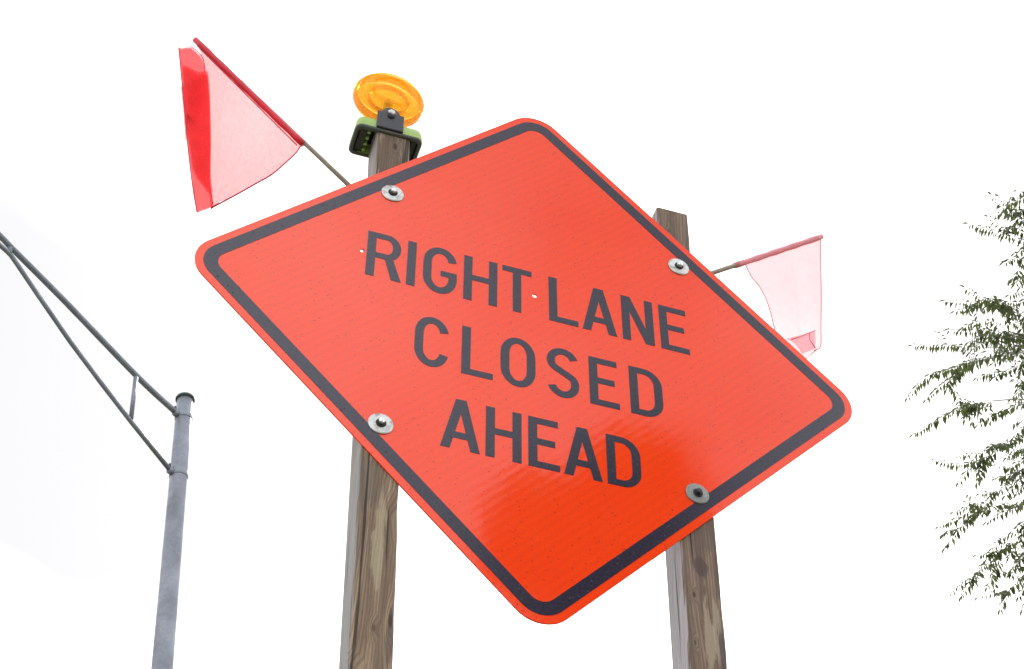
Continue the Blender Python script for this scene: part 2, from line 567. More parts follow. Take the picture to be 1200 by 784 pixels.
# ------------------------------------------------------------------ wooden posts
def post(name, u0, slope, ztop, mat, seed, label):
    """square sawn post leaning a little in the plane of the sign"""
    root = empty(name, (u0 - slope * ZC, 0.0475, 0.0), label, 'post', 'wooden sign posts')
    W2, D2 = 0.0445, 0.0445
    yc = 0.0036 + D2
    NZ = 150
    ch = 0.0035
    prof = [(-W2, -D2 + ch), (-W2 + ch, -D2), (-W2 * 0.33, -D2), (W2 * 0.33, -D2), (W2 - ch, -D2), (W2, -D2 + ch), (W2, -D2 * 0.3), (W2, D2 * 0.4),
            (W2, D2 - ch), (W2 - ch, D2), (-W2 + ch, D2), (-W2, D2 - ch), (-W2, D2 * 0.4), (-W2, -D2 * 0.3)]
    vs_, fs_ = [], []
    n = len(prof)
    z0 = -0.05
    for i in range(NZ + 1):
        z = z0 + (ztop - z0) * i / NZ
        cx = u0 + slope * (z - ZC)
        for j, (a, b) in enumerate(prof):
            k = noise.noise(V((a * 12 + seed, b * 12, z * 2.5))) * 0.0016
            k2 = 0.0
            if j in (0, 1, 4, 5):            # arrises are worn and chipped
                k2 = max(0.0, noise.noise(V((j * 3.1 + seed, z * 9.0, 0)))) * 0.004
            s = 1 - (k2 / W2) + (k / W2 if b > -D2 + 0.001 else 0)
            y = yc + b * (1 - k2 / D2 if b > -D2 else 1)
            vs_.append((cx + a * s, y, z))
    for i in range(NZ):
        for j in range(n):
            j2 = (j + 1) % n
            fs_.append((i * n + j, i * n + j2, (i + 1) * n + j2, (i + 1) * n + j))
    fs_.append(tuple(range(n))[::-1])
    fs_.append(tuple(NZ * n + k for k in range(n)))
    mesh('timber', vs_, fs_, mat, root)
    return root

post_l = post('wooden_post', -0.3752, -0.0236, 4.885, M_WOOD_A, 1.0, 'weathered wooden post that carries the amber warning light')
post_r = post('wooden_post', 0.3802, 0.0135, 4.842, M_WOOD_B, 9.0, 'brown stained wooden post with a bare sawn top beside the pale pink flag')

# ------------------------------------------------------------------ the sign
def plate(loops, y_front, y_back, ):
    """flat plate from outline loops (outer first, then holes) in sign (u, v) coordinates"""
    polys = [[V((a, b, 0)) for a, b in lp] for lp in loops]
    tris = tessellate_polygon(polys)
    flat = [p for lp in loops for p in lp]
    N = len(flat)
    vs_ = [(a, y_front, b + ZC) for a, b in flat] + [(a, y_back, b + ZC) for a, b in flat]
    fs_ = []
    for t in tris:
        a, b, c = (flat[i] for i in t)
        area = (b[0] - a[0]) * (c[1] - a[1]) - (b[1] - a[1]) * (c[0] - a[0])
        if abs(area) < 1e-12: continue
        f = tuple(t) if area > 0 else tuple(t)[::-1]
        fs_.append(f)                                   # ccw in (u,v) faces -Y
        fs_.append(tuple(N + i for i in f[::-1]))
    k = 0
    for li, lp in enumerate(loops):
        n = len(lp)
        ar = sum(lp[i][0] * lp[(i + 1) % n][1] - lp[(i + 1) % n][0] * lp[i][1] for i in range(n))
        for i in range(n):
            i2 = (i + 1) % n
            q = (k + i, k + i2, N + k + i2, N + k + i)
            want_out = (ar > 0) == (li == 0)
            fs_.append(q[::-1] if want_out else q)
        k += n
    return vs_, fs_

def diamond(inset, r, n=10):
    """rounded square standing on its corner"""
    h = 1.2192 / 2 - inset
    pts = []
    for cx, cy, a0 in ((h - r, h - r, 0), (-h + r, h - r, 90), (-h + r, -h + r, 180), (h - r, -h + r, 270)):
        for k in range(n + 1):
            a = radians(a0 + 90 * k / n)
            pts.append((cx + r * cos(a), cy + r * sin(a)))
    c = 2 ** -0.5
    return [((x - y) * c, (x + y) * c) for x, y in pts]

def circle(cu, cv, r, n=20):
    return [(cu + r * cos(2 * pi * k / n), cv + r * sin(2 * pi * k / n)) for k in range(n)]

sign = empty('road_sign', (0, 0.0, ZC - 0.862), 'orange diamond road work sign reading RIGHT LANE CLOSED AHEAD, bolted to two wooden posts', 'sign')
T_SIGN = 0.0042
holes = [circle(-0.4436, 0.1455, 0.0062), circle(-0.0082, 0.1318, 0.0062)]
vs_, fs_ = plate([diamond(0, 0.080)] + holes, 0.0, T_SIGN, )
panel = mesh('sign_panel', vs_, fs_, M_SHEET, sign)
panel.data.materials.append(M_ALU)
for p in panel.data.polygons:
    if p.normal.y > 0.5: p.material_index = 1
YF, YB = -0.0007, -0.0001
vs_, fs_ = plate([diamond(0.0195, 0.062), diamond(0.0515, 0.034)], YF, YB)
mesh('border_stripe', vs_, fs_, M_INK, sign)

# --- lettering, drawn stroke by stroke in the narrow highway style
def arc(cx, cy, rx, ry, a0, a1, n=10):
    return [(cx + rx * cos(radians(a0 + (a1 - a0) * k / n)), cy + ry * sin(radians(a0 + (a1 - a0) * k / n))) for k in range(n + 1)]

def stroke(path, s):
    """closed outline of a stroke of width s along a centre line"""
    L, R = [], []
    for i, p in enumerate(path):
        a = path[max(0, i - 1)]
        b = path[min(len(path) - 1, i + 1)]
        tx, ty = b[0] - a[0], b[1] - a[1]
        m_ = math.hypot(tx, ty)
        nx, ny = -ty / m_, tx / m_
        L.append((p[0] + nx * s / 2, p[1] + ny * s / 2))
        R.append((p[0] - nx * s / 2, p[1] - ny * s / 2))
    return L + R[::-1]

def glyph(ch, w, h, s=0.0214, t=0.0186):
    """list of plates, each a list of loops; s = stem, t = bar thickness"""
    if ch == 'I': return [[[(0, 0), (w, 0), (w, h), (0, h)]]]
    if ch == 'L': return [[[(0, 0), (w, 0), (w, t), (s, t), (s, h), (0, h)]]]
    if ch == 'T': return [[[(w / 2 - s / 2, 0), (w / 2 + s / 2, 0), (w / 2 + s / 2, h - t), (w, h - t), (w, h), (0, h), (0, h - t), (w / 2 - s / 2, h - t)]]]
    if ch == 'H':
        m1, m2 = h * 0.5 - t / 2 + .004, h * 0.5 + t / 2 + .004
        return [[[(0, 0), (s, 0), (s, m1), (w - s, m1), (w - s, 0), (w, 0), (w, h), (w - s, h), (w - s, m2), (s, m2), (s, h), (0, h)]]]
    if ch == 'E':
        m1, m2 = h * 0.5 - t / 2 + .003, h * 0.5 + t / 2 + .003
        wm = w * 0.86
        wt = w * 0.96
        return [[[(0, 0), (w, 0), (w, t), (s, t), (s, m1), (wm, m1), (wm, m2), (s, m2), (s, h - t), (wt, h - t), (wt, h), (0, h)]]]
    if ch == 'A':
        xa, xb = w / 2 - 0.0125, w / 2 + 0.0125
        q = 0.0220
        lo = lambda y: q + xa * y / h
        ro = lambda y: w - q - (w - xb) * y / h
        c1, c2 = h * 0.215, h * 0.215 + t
        ya = h * (w - 2 * q) / (xa + w - xb)
        return [[[(0, 0), (q, 0), (lo(c1), c1), (ro(c1), c1), (w - q, 0), (w, 0), (xb, h), (xa, h)], [(lo(c2), c2), (ro(c2), c2), (lo(ya), ya)]]]
    if ch == 'N':
        a, y1 = 0.0238, 0.052
        return [[[(0, 0), (s, 0), (s, h - y1), (w - a, 0), (w, 0), (w, h), (w - s, h), (w - s, y1), (a, h), (0, h)]]]
    if ch == 'D':
        rx, ry = 0.046, 0.050
        out = [(0, 0)] + arc(w - rx, ry, rx, ry, -90, 0) + arc(w - rx, h - ry, rx, ry, 0, 90) + [(0, h)]
        ix, iy = rx - s, ry - t
        inn = [(s, t)] + arc(w - rx, ry, ix, iy, -90, 0) + arc(w - rx, h - ry, ix, iy, 0, 90) + [(s, h - t)]
        return [[out, inn]]
    if ch == 'O':
        h2, y0 = h + 0.004, -0.002
        rx, ry = w / 2, 0.056
        def ring(dx, dy):
            return arc(w / 2, y0 + h2 - ry, rx - dx, ry - dy, 0, 180, 18) + arc(w / 2, y0 + ry, rx - dx, ry - dy, 180, 360, 18)
        return [[ring(0, 0), ring(s, t)]]
    if ch == 'R':
        yb = h * 0.43
        cy = (h + yb) / 2
        ry = (h - yb) / 2
        rx = 0.034
        wx = w - 0.004
        bow = arc(wx - rx, cy, rx, ry, -62, 90, 14)
        legx = bow[0][0]
        out = [(0, 0), (s, 0), (s, yb), (legx - 0.0205, yb), (w - 0.0245, 0), (w, 0)] + bow + [(0, h)]
        inn = [(s, yb + t)] + arc(wx - rx, cy, rx - s * 0.95, ry - t, -90, 90, 12) + [(s, h - t)]
        return [[out, inn]]
    if ch in 'CG':
        cw, r = w - s, 0.0
        x0, x1 = s / 2, w - s / 2
        rx, ry = (x1 - x0) / 2, 0.054 - t / 2
        yt, yb = h + 0.002 - t / 2, -0.002 + t / 2
        top = arc(w / 2, yt - ry, rx, ry, 14, 180, 18)
        if ch == 'C':
            bot = arc(w / 2, yb + ry, rx, ry, 180, 346, 18)
            return [[stroke(top + bot, s * 0.96)]]
        ybar = h * 0.50
        bot = arc(w / 2, yb + ry, rx, ry, 180, 360, 18) + [(x1, ybar)]
        return [[stroke(top + bot, s * 0.96)], [[(w * 0.52, ybar - t), (w - s * 0.98, ybar - t), (w - s * 0.98, ybar), (w * 0.52, ybar)]]]
    if ch == 'S':
        x0, x1 = s / 2, w - s / 2
        cx = w / 2
        rx = (x1 - x0) / 2
        yt, yb = h + 0.002 - t / 2, -0.002 + t / 2
        ym = h * 0.515
        r1, r2 = (yt - ym) / 2, (ym - yb) / 2
        path = arc(cx, yt - r1, rx, r1, 20, 90, 8) + arc(cx, yt - r1, rx, r1, 90, 205, 12)[1:]
        low = arc(cx, yb + r2, rx, r2, 25, -90, 12) + arc(cx, yb + r2, rx, r2, -90, -160, 8)[1:]
        a, b = path[-1], low[0]
        # smooth diagonal spine
        mid = []
        for k in range(1, 10):
            q = k / 10
            y = a[1] + (b[1] - a[1]) * q
            e = q * q * (3 - 2 * q)
            mid.append((a[0] + (b[0] - a[0]) * (0.35 * q + 0.65 * e), y + 0.0 * q))
        return [[stroke(path + mid + low, s * 0.93)]]

ROWS = (
    ('RIGHT LANE', 0.0600, -0.0180, 0.1530, (('R', -.433, -.345), ('I', -.3325, -.3110), ('G', -.2925, -.207), ('H', -.190, -.1045), ('T', -.0915, -.016),
                                    ('L', .0285, .1035), ('A', .1145, .2045), ('N', .2195, .3035), ('E', .3205, .3965))),
    ('CLOSED', -.1830, -.0110, .1530, (('C', -.3035, -.2205), ('L', -.1895, -.113), ('O', -.0945, -.0085), ('S', .0195, .1005), ('E', .126, .2005), ('D', .2285, .3125))),
    ('AHEAD', -.4150, -.0130, .1480, (('A', -.2325, -.1405), ('H', -.128, -.0435), ('E', -.0275, .047), ('A', .0565, .1485), ('D', .1605, .2435))),
)
for text, b0, sl, h, letters in ROWS:
    line = bpy.data.objects.new('text_line', None)
    COL.objects.link(line)
    line.parent = sign
    line.empty_display_size = 0.05
    line.location = -V(sign.location)
    line['label'] = 'black capital lettering %s' % text
    for ch, x0, x1 in letters:
        allv, allf = [], []
        for loops in glyph(ch, x1 - x0, h):
            lp2 = [[(x0 + a, b0 + sl * (x0 + a) + b) for a, b in lp] for lp in loops]
            v_, f_ = plate(lp2, YF, YB)
            o = len(allv)
            allv += v_
            allf += [tuple(i + o for i in f) for f in f_]
        lo = mesh('letter', allv, allf, M_INK, line)
        lo['label'] = 'black capital letter %s' % ch

# --- bolts: broad washer, sealing ring, domed bolt head with a shank through to the post
BOLTS = [(-.3813, .3765), (.388, .3675), (-.3683, -.3877), (.3787, -.3916)]
for i, (u, v) in enumerate(BOLTS):
    ctr = V((u, 0, v + ZC))
    bm = bmesh.new()
    bm_lathe(bm, [(0.008, -0.0002), (0.0285, -0.0002), (0.0292, -0.0012), (0.0285, -0.0026), (0.024, -0.0034), (0.012, -0.0044), (0.008, -0.0046), (0.008, -0.0002)], ctr, (0, 1, 0), 36)
    w = bm_obj('washer', bm, M_ZINC if i < 3 else M_DULL, sign, True)
    if i == 3: w['label'] = 'dull grey washer and black bolt, a dark reflection in their colour'
    bm = bmesh.new()
    bm_lathe(bm, [(0.006, -0.0040), (0.0118, -0.0040), (0.0122, -0.0052), (0.0115, -0.0062), (0.006, -0.0062)], ctr, (0, 1, 0), 28)
    bm_obj('sealing_ring', bm, M_RING, w, True)
    bm = bmesh.new()
    bm_lathe(bm, [(0.0, -0.0165), (0.004, -0.0163), (0.0068, -0.0152), (0.0078, -0.0135), (0.0080, -0.0060), (0.0060, -0.0058), (0.0050, 0.02), (0.0, 0.02)], ctr, (0, 1, 0), 6 if i != 1 else 24)
    bm_obj('bolt_head', bm, M_BOLT if i < 3 else M_BLACKP, w)  # last bolt is black: dark reflection put into its colour

# ------------------------------------------------------------------ warning light on the left post
LX = -0.4055
light = empty('warning_light', (LX, 0.04, 4.86), 'round amber warning light in a green case on top of the weathered post', 'warning light')
# case: an inverted tray, open underneath, overhanging the post on both sides
cx0, cx1, cy0, cy1, cz0, cz1 = -0.490, -0.3105, -0.004, 0.098, 4.856, 4.909
def rrect(x0, x1, y0, y1, r, n=5):
    p = []
    for cx, cy, a0 in ((x1 - r, y1 - r, 0), (x0 + r, y1 - r, 90), (x0 + r, y0 + r, 180), (x1 - r, y0 + r, 270)):
        p += [(cx + r * cos(radians(a0 + 90 * k / n)), cy + r * sin(radians(a0 + 90 * k / n))) for k in range(n + 1)]
    return p
bm = bmesh.new()
rings = []
for inset, z in ((0.0035, cz0), (0.0, cz0 + 0.003), (0.0, cz0 + 0.009), (0.0, cz0 + 0.026), (0.003, cz1 - 0.010), (0.008, cz1 - 0.003), (0.016, cz1)):
    rings.append([bm.verts.new((x, y, z)) for x, y in rrect(cx0 + inset, cx1 - inset, cy0 + inset, cy1 - inset, 0.018)])
inner = []
for inset, z in ((0.010, cz0), (0.011, cz0 + 0.004), (0.014, cz1 - 0.010)):
    inner.append([bm.verts.new((x, y, z)) for x, y in rrect(cx0 + inset, cx1 - inset, cy0 + inset, cy1 - inset, 0.012)])
def bridge(A, B):
    n = len(A)
    for k in range(n):
        bm.faces.new((A[k], A[(k + 1) % n], B[(k + 1) % n], B[k]))
for a, b in zip(rings, rings[1:]): bridge(a, b)
bm.faces.new(rings[-1])
bridge(inner[0], rings[0])
for a, b in zip(inner[1:], inner): bridge(a, b)
bm.faces.new(inner[-1])
case = bm_obj('case', bm, M_GREEN, light, True)
M_RIM = mat_plain('grey_case_base_plastic', (0.075, 0.08, 0.075), 0.5, 0, 0.15, 40)
case.data.materials.append(M_RIM)
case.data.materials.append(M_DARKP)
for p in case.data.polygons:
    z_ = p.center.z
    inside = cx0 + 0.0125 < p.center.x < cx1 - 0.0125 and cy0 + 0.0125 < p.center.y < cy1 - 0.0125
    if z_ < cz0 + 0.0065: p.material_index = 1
    elif inside and z_ < cz1 - 0.004: p.material_index = 2  # inner walls coloured dark for the shade in the recess
# dark boxes in each wing stand for the shade inside the open tray
for x0, x1 in ((-0.4765, -0.4540), (-0.3400, -0.3235)):
    bm = bmesh.new()
    bm_box(bm, ((x0 + x1) / 2, 0.050, 4.880), (x1 - x0, 0.074, 0.034), 0.003)
    bm_obj('recess_shade', bm, M_DARKP, light)
for k in range(4):
    bm = bmesh.new()
    bm_box(bm, (-0.4515, 0.018 + k * 0.020, 4.878), (0.009, 0.008, 0.034), 0.0015)
    bm_obj('rib', bm, M_GREEN, light)
# black strap bracket in front with a lug at its top and its bolt
bm = bmesh.new()
bm_box(bm, (-0.4030, -0.0065, 4.897), (0.072, 0.008, 0.066), 0.003)
br = bm_obj('bracket', bm, M_BLACKP, light)
bm = bmesh.new()
bm_lathe(bm, [(0.0, -0.0035), (0.023, -0.0035), (0.024, -0.002), (0.024, 0.006), (0.0, 0.006)], (-0.4030, -0.0063, 4.927), (0, 1, 0), 30)
bm_obj('lug', bm, M_BLACKP, br, True)
bm = bmesh.new()
bm_lathe(bm, [(0.0, -0.005), (0.009, -0.005), (0.0105, -0.003), (0.0105, 0.003), (0.0, 0.003)], (-0.4025, -0.0108, 4.930), (0, 1, 0), 6)
bm_obj('bolt_head', bm, M_ZINC, br)
bm = bmesh.new()
bm_lathe(bm, [(0.0, -0.002), (0.010, -0.002), (0.010, 0.002), (0.0, 0.002)], (-0.4025, -0.0115, 4.917), (0, 1, 0), 20)
bm_obj('slot', bm, M_RING, br, True)
# neck between case and lens
bm = bmesh.new()
bm_tube(bm, [(LX, 0.028, 4.90), (LX, 0.028, 4.955)], [0.026, 0.022], 20)
bm_obj('neck', bm, M_DARKP, light, True)
# lens: two ribbed amber shells clamped on a rim
LC = V((LX - 0.0005, 0.026, 5.026))
R = 0.0955
def shell(sign_):
    prof = []
    N = 46
    for i in range(N + 1):
        r = R * 0.965 * (1 - i / N)
        q = r / R
        h = 0.010 + 0.026 * math.sqrt(max(0, 1 - q * q))
        if 0.55 < q < 0.62: h += 0.0045
        if 0.86 < q < 0.90: h += 0.003
        h += 0.0009 * (i % 2)
        prof.append((r, sign_ * h))
    prof.append((0.0, sign_ * 0.036))
    return prof
bm = bmesh.new()
bm_lathe(bm, [p for p in shell(-1) if p[0] > 1e-6 or p is not None][:-1], LC, (0, 1, 0), 56)
front = bm_obj('lens', bm, M_LENS, light)
bm = bmesh.new()
bm_lathe(bm, shell(1)[:-1], LC, (0, 1, 0), 56)
back = bm_obj('lens', bm, M_LENS, light)
bm = bmesh.new()
bm_lathe(bm, [(R * 0.93, -0.011), (R, -0.011), (R * 1.015, -0.008), (R * 1.015, 0.008), (R, 0.011), (R * 0.93, 0.011), (R * 0.93, -0.011)], LC, (0, 1, 0), 56)
bm_obj('rim', bm, M_LENS, light, True)
# lamp and reflector ring inside
bm = bmesh.new()
bm_lathe(bm, [(0.052, -0.006), (0.056, -0.006), (0.056, 0.006), (0.052, 0.006), (0.052, -0.006)], LC, (0, 1, 0), 40)
bm_obj('reflector_ring', bm, M_LENS, light, True)
bm = bmesh.new()
bm_tube(bm, [LC + V((0, 0, -0.088)), LC + V((0, 0, -0.02)), LC + V((0, 0, 0.0))], [0.014, 0.012, 0.006], 12)
bm_obj('lamp_holder', bm, M_GREEN, light, True)

# ------------------------------------------------------------------ flags
FY = 0.032
def flag_point(u, z, y=FY): return V((u, y, z))

def grid_mesh(name, rows, mat, parent, smooth=True):
    nr, nc = len(rows), len(rows[0])
    vs_ = [p for r in rows for p in r]
    fs_ = [(i * nc + j, i * nc + j + 1, (i + 1) * nc + j + 1, (i + 1) * nc + j) for i in range(nr - 1) for j in range(nc - 1)]
    return mesh(name, vs_, fs_, mat, parent, smooth)

def lerp(a, b, t): return a + (b - a) * t

# left flag
fl = empty('safety_flag', (-0.447, FY, 4.617), 'bright red mesh safety flag with a rolled edge on the staff by the warning light', 'flag')
tip, hemend, inn = V((-.9325, FY, 5.077)), V((-.6175, FY, 4.7705)), V((-.4415, FY, 4.6115))
bm = bmesh.new()
bm_tube(bm, [inn, lerp(inn, tip, 0.5) + V((0, 0, 0.002)), tip], 0.0062, 10)
bm_obj('staff', bm, M_STAFF, fl, True)
bm = bmesh.new()
ax = (tip - hemend).normalized()
pts = [hemend - ax * 0.004 + ax * (0.445 * k / 16) for k in range(17)]
bm_tube(bm, pts, [0.0086 + 0.0008 * sin(k * 2.3) for k in range(17)], 12)
bm_obj('sleeve', bm, M_HEM_A, fl, True)
random.seed(4)
# edges: top edge runs down the staff (tip -> hem end); fold edge is the right side of the roll
fold = smooth_line([(-.926, FY, 5.064), (-.899, FY, 4.99), (-.870, FY, 4.86), (-.848, FY, 4.70), (-.826, FY, 4.545), (-.811, FY, 4.452)], 6)
low = smooth_line([(hemend.x, FY, hemend.z), (-.630, FY, 4.727), (-.652, FY, 4.681), (-.681, FY, 4.625), (-.716, FY, 4.577), (-.762, FY, 4.515), (-.811, FY, 4.452)], 5)
NA, NB = 28, 30
def resample(line, n):
    L = [0]
    for a, b in zip(line, line[1:]): L.append(L[-1] + (b - a).length)
    out = []
    for k in range(n + 1):
        s = L[-1] * k / n
        i = max(j for j in range(len(L)) if L[j] <= s + 1e-9)
        if i >= len(line) - 1: out.append(line[-1].copy()); continue
        out.append(lerp(line[i], line[i + 1], (s - L[i]) / (L[i + 1] - L[i])))
    return out
fold_r, low_r = resample(fold, NA), resample(low, NA)
staff_top = lerp(tip, hemend, 0.035)
rows = []
for j in range(NB + 1):                      # j across: staff -> free side ; both end curves meet at the lower corner
    t = j / NB
    A = resample(fold, NB)[j]
    B = resample(low, NB)[j]
    row = []
    for i in range(NA + 1):
        s = i / NA
        p = lerp(A, B, s)
        # gentle belly and ripples of hanging cloth
        p.y += 0.030 * sin(pi * s) * sin(pi * min(1, t * 1.1)) + 0.006 * sin(7 * s + 3 * t) * t + 0.004 * sin(16 * s - 5 * t) * t
        row.append(p)
    rows.append(row)
grid_mesh('cloth', rows, M_CLOTH_A, fl)
# rolled free side: layers of the same cloth folded back and forth
left = smooth_line([(-.9695, FY, 5.021), (-.955, FY, 4.95), (-.925, FY, 4.80), (-.893, FY, 4.64), (-.862, FY, 4.50), (-.8415, FY, 4.420)], 6)
fold2 = smooth_line([(-.940, FY, 5.042), (-.908, FY, 5.012), (-.892, FY, 4.96), (-.868, FY, 4.845), (-.846, FY, 4.69), (-.826, FY, 4.535), (-.8085, FY, 4.462)], 6)
Lr, Fr = resample(left, 36), resample(fold2, 36)
def layer(y0, y1, t0, t1, w0=0.0, w1=1.0, skew=0.0, name='fold_layer'):
    rows = []
    n = 30
    for k in range(n + 1):
        row = []
        for j in range(9):
            q = lerp(w0, w1, j / 8)
            tt = lerp(t0, t1, k / n) + skew * (q - 0.5) * (1 if k > n / 2 else 0.35)
            tt = min(1, max(0, tt))
            i = min(35, int(tt * 36))
            f_ = tt * 36 - i
            a = lerp(Lr[i], Lr[i + 1], f_)
            b = lerp(Fr[i], Fr[i + 1], f_)
            p = lerp(a, b, q)
            p.y = FY + lerp(y0, y1, j / 8) + 0.006 * sin(pi * j / 8) + 0.0025 * sin(tt * 14 + j)
            row.append(p)
        rows.append(row)
    return grid_mesh(name, rows, M_CLOTH_A, fl)
layer(-0.006, 0.001, 0.0, 1.0)
layer(-0.008, -0.004, 0.0, 1.0)
layer(-0.020, -0.014, 0.19, 0.88, skew=0.20)
layer(-0.026, -0.022, 0.185, 0.87, skew=0.18)
layer(0.012, 0.012, 0.19, 0.46, 0.0, 1.0, skew=-0.20)
bm = bmesh.new()
bm_tube(bm, [p for p in low], 0.0021, 6)
bm_obj('hem', bm, M_EDGE_A, fl, True)
bm = bmesh.new()
edge = [lerp(tip, hemend, k / 20) + V((-0.0125, 0, -0.0125)) * (0.6 + 0.4 * k / 20) for k in range(1, 21)]
bm_tube(bm, edge, 0.0016, 6)
bm_obj('hem', bm, M_EDGE_A, fl, True)
for ln in (left, fold2):
    bm = bmesh.new()
    bm_tube(bm, [p + V((0, -0.004, 0)) for p in ln], 0.0013, 6)
    bm_obj('hem', bm, M_EDGE_A, fl, True)
# clip that holds the staff to the side of the post
bm = bmesh.new()
bm_box(bm, (-0.4375, FY, 4.612), (0.026, 0.030, 0.034), 0.003)
bm_obj('staff_clip', bm, M_BOLT, fl)

# right flag, sun glare put into its paler cloth and hem colours
fr = empty('safety_flag', (0.44, FY, 4.617), 'pale pink mesh safety flag, sun glare in its colour, hanging behind the edge of the orange sign', 'flag')
tip, hemend, inn = V((.8545, FY, 4.9305)), V((.5735, FY, 4.7190)), V((.435, FY, 4.6155))
bm = bmesh.new()
bm_tube(bm, [inn, tip], 0.0060, 10)
bm_obj('staff', bm, M_STAFF, fr, True)
ax = (tip - hemend).normalized()
bm = bmesh.new()
bm_tube(bm, [hemend - ax * 0.004 + ax * (0.358 * k / 16) for k in range(17)], [0.0082 + 0.0008 * sin(k * 1.9) for k in range(17)], 12)
bm_obj('sleeve', bm, M_HEM_B, fr, True)
low = smooth_line([(hemend.x + .03, FY, hemend.z + .012), (.616, FY, 4.690), (.6395, FY, 4.650), (.655, FY, 4.59), (.6623, FY, 4.507), (.668, FY, 4.42), (.675, FY, 4.34)], 6)
outer = smooth_line([(.852, FY, 4.922), (.838, FY, 4.82), (.822, FY, 4.69), (.803, FY, 4.56), (.7915, FY, 4.4846), (.770, FY, 4.462)], 6)
NA2, NB2 = 26, 30
Lo, Ou = resample(low, NB2), resample(outer, NB2)
rows = []
for j in range(NB2 + 1):
    t = j / NB2
    row = []
    for i in range(NA2 + 1):
        s = i / NA2
        p = lerp(Lo[j], Ou[j], s)
        # top rows follow the staff
        p.y += 0.012 * sin(pi * s) * t + 0.016 * math.exp(-((s - 0.62) / 0.09) ** 2) * t + 0.004 * sin(12 * s + 4 * t) * t
        row.append(p)
    rows.append(row)
grid_mesh('cloth', rows, M_CLOTH_B, fr)
# turned-up lower corner, two layers
rows = []
for j in range(9):
    t = j / 8
    a = lerp(V((.690, FY, 4.475)), V((.7765, FY, 4.528)), t)
    b = lerp(V((.728, FY, 4.432)), V((.768, FY, 4.462)), t)
    rows.append([lerp(a, b, i / 8) + V((0, -0.006 - 0.006 * sin(pi * i / 8), 0)) for i in range(9)])
grid_mesh('fold_layer', rows, M_CLOTH_B, fr)
for ln in (low, outer, [V((.7765, FY - .01, 4.528)), V((.757, FY - .012, 4.512)), V((.755, FY - .012, 4.485)), V((.768, FY - .01, 4.462))], [V((.757, FY - .012, 4.512)), V((.725, FY - .014, 4.485)), V((.700, FY - .012, 4.470))]):
    bm = bmesh.new()
    bm_tube(bm, ln, 0.0016, 6)
    bm_obj('hem', bm, M_HEM_B, fr, True)
bm = bmesh.new()
bm_box(bm, (0.4365, FY, 4.616), (0.026, 0.030, 0.034), 0.003)
bm_obj('staff_clip', bm, M_BOLT, fr)

# ------------------------------------------------------------------ street light
axis = V((-0.0711, 0.0091, 0.9974)).normalized()
ptop = V((-0.3438, 7.001, 10.0046))
pbase = ptop - axis * (ptop.z / axis.z)
lamp = empty('street_light', (pbase.x, pbase.y, 0), 'tall grey galvanised street light pole with a two pipe bracket arm', 'street light')
bm = bmesh.new()
bm_tube(bm, [pbase + axis * (ptop.z * k / 20 / axis.z) - axis * (0.05 if k == 0 else 0) for k in range(21)], [0.105 - 0.0445 * k / 20 for k in range(21)], 28)
bm_obj('pole', bm, M_POLE, lamp, True)
bm = bmesh.new()
bm_lathe(bm, [(0.0, 0.030), (0.045, 0.026), (0.066, 0.014), (0.072, 0.004), (0.072, -0.012), (0.060, -0.014), (0.0, -0.014)], ptop, axis, 28)
bm_obj('pole_cap', bm, M_CAP, lamp, True)
bm = bmesh.new()
bm_lathe(bm, [(0.10, 0.0), (0.19, 0.0), (0.19, 0.03), (0.12, 0.035), (0.10, 0.12)], pbase, axis, 28)
bm_obj('base_flange', bm, M_POLE, lamp, True)
hdir = V((sin(radians(240)), cos(radians(240)), 0))
pn = axis.cross(hdir).normalized()
def on_arm(px, py):
    r = at(px, py, 1.0) - CAM
    return CAM + r * ((ptop - CAM).dot(pn) / r.dot(pn))
U0, U1, U2 = on_arm(209, 486), on_arm(161, 441.5), on_arm(0, 276.5)
L0 = on_arm(200, 552)
ud = (U2 - U0).normalized()
U3 = U2 + ud * 0.6
bm = bmesh.new()
bm_tube(bm, smooth_line([U0, U1, on_arm(76.6, 353.8), on_arm(14, 291), U2, U3], 4), 0.0225, 14)
bm_obj('upper_pipe', bm, M_ARM, lamp, True)
bm = bmesh.new()
bm_tube(bm, [L0, on_arm(153, 493.5), on_arm(119, 449.5), on_arm(82, 400), on_arm(46, 348), on_arm(22, 312.5), on_arm(13, 299.5), on_arm(8, 294.5), on_arm(0, 287.5), on_arm(-60, 228)], 0.0175, 14)
bm_obj('lower_pipe', bm, M_ARM, lamp, True)
bm = bmesh.new()
bm_tube(bm, [on_arm(159.5, 438), on_arm(153.5, 491)], 0.017, 12)
bm_obj('strut', bm, M_ARM, lamp, True)
bm = bmesh.new()
bm_tube(bm, [on_arm(12, 289), on_arm(11, 298)], 0.019, 12)
bm_obj('web_plate', bm, M_ARM, lamp, True)
for p, q in ((U0, on_arm(219, 484)), (L0, on_arm(212, 551))):
    c_ = ptop + axis * (p - ptop).dot(axis)
    bm = bmesh.new()
    rr = 0.0635 + 0.0045 * ((ptop - c_).length / 1.0)
    bm_lathe(bm, [(rr - .01, -0.022), (rr - .001, -0.022), (rr + .0015, -0.018), (rr + .0015, 0.018), (rr - .001, 0.022), (rr - .01, 0.022)], c_, axis, 28)
    col_ = bm_obj('clamp', bm, M_POLE, lamp, True)
    bm = bmesh.new()
    o_ = (p - c_) - axis * (p - c_).dot(axis)
    o_.normalize()
    bm_tube(bm, [c_ + o_ * (rr - .01), c_ + o_ * (rr + .028)], [0.030, 0.024], 14)
    bm_obj('arm_socket', bm, M_ARM, col_, True)
    bm = bmesh.new()
    bm_tube(bm, [c_ + o_ * (rr + .02) + axis * 0.02, c_ + o_ * (rr + .02) + axis * 0.060], 0.009, 8)
    bm_obj('clamp_bolt', bm, M_CAP, col_, True)
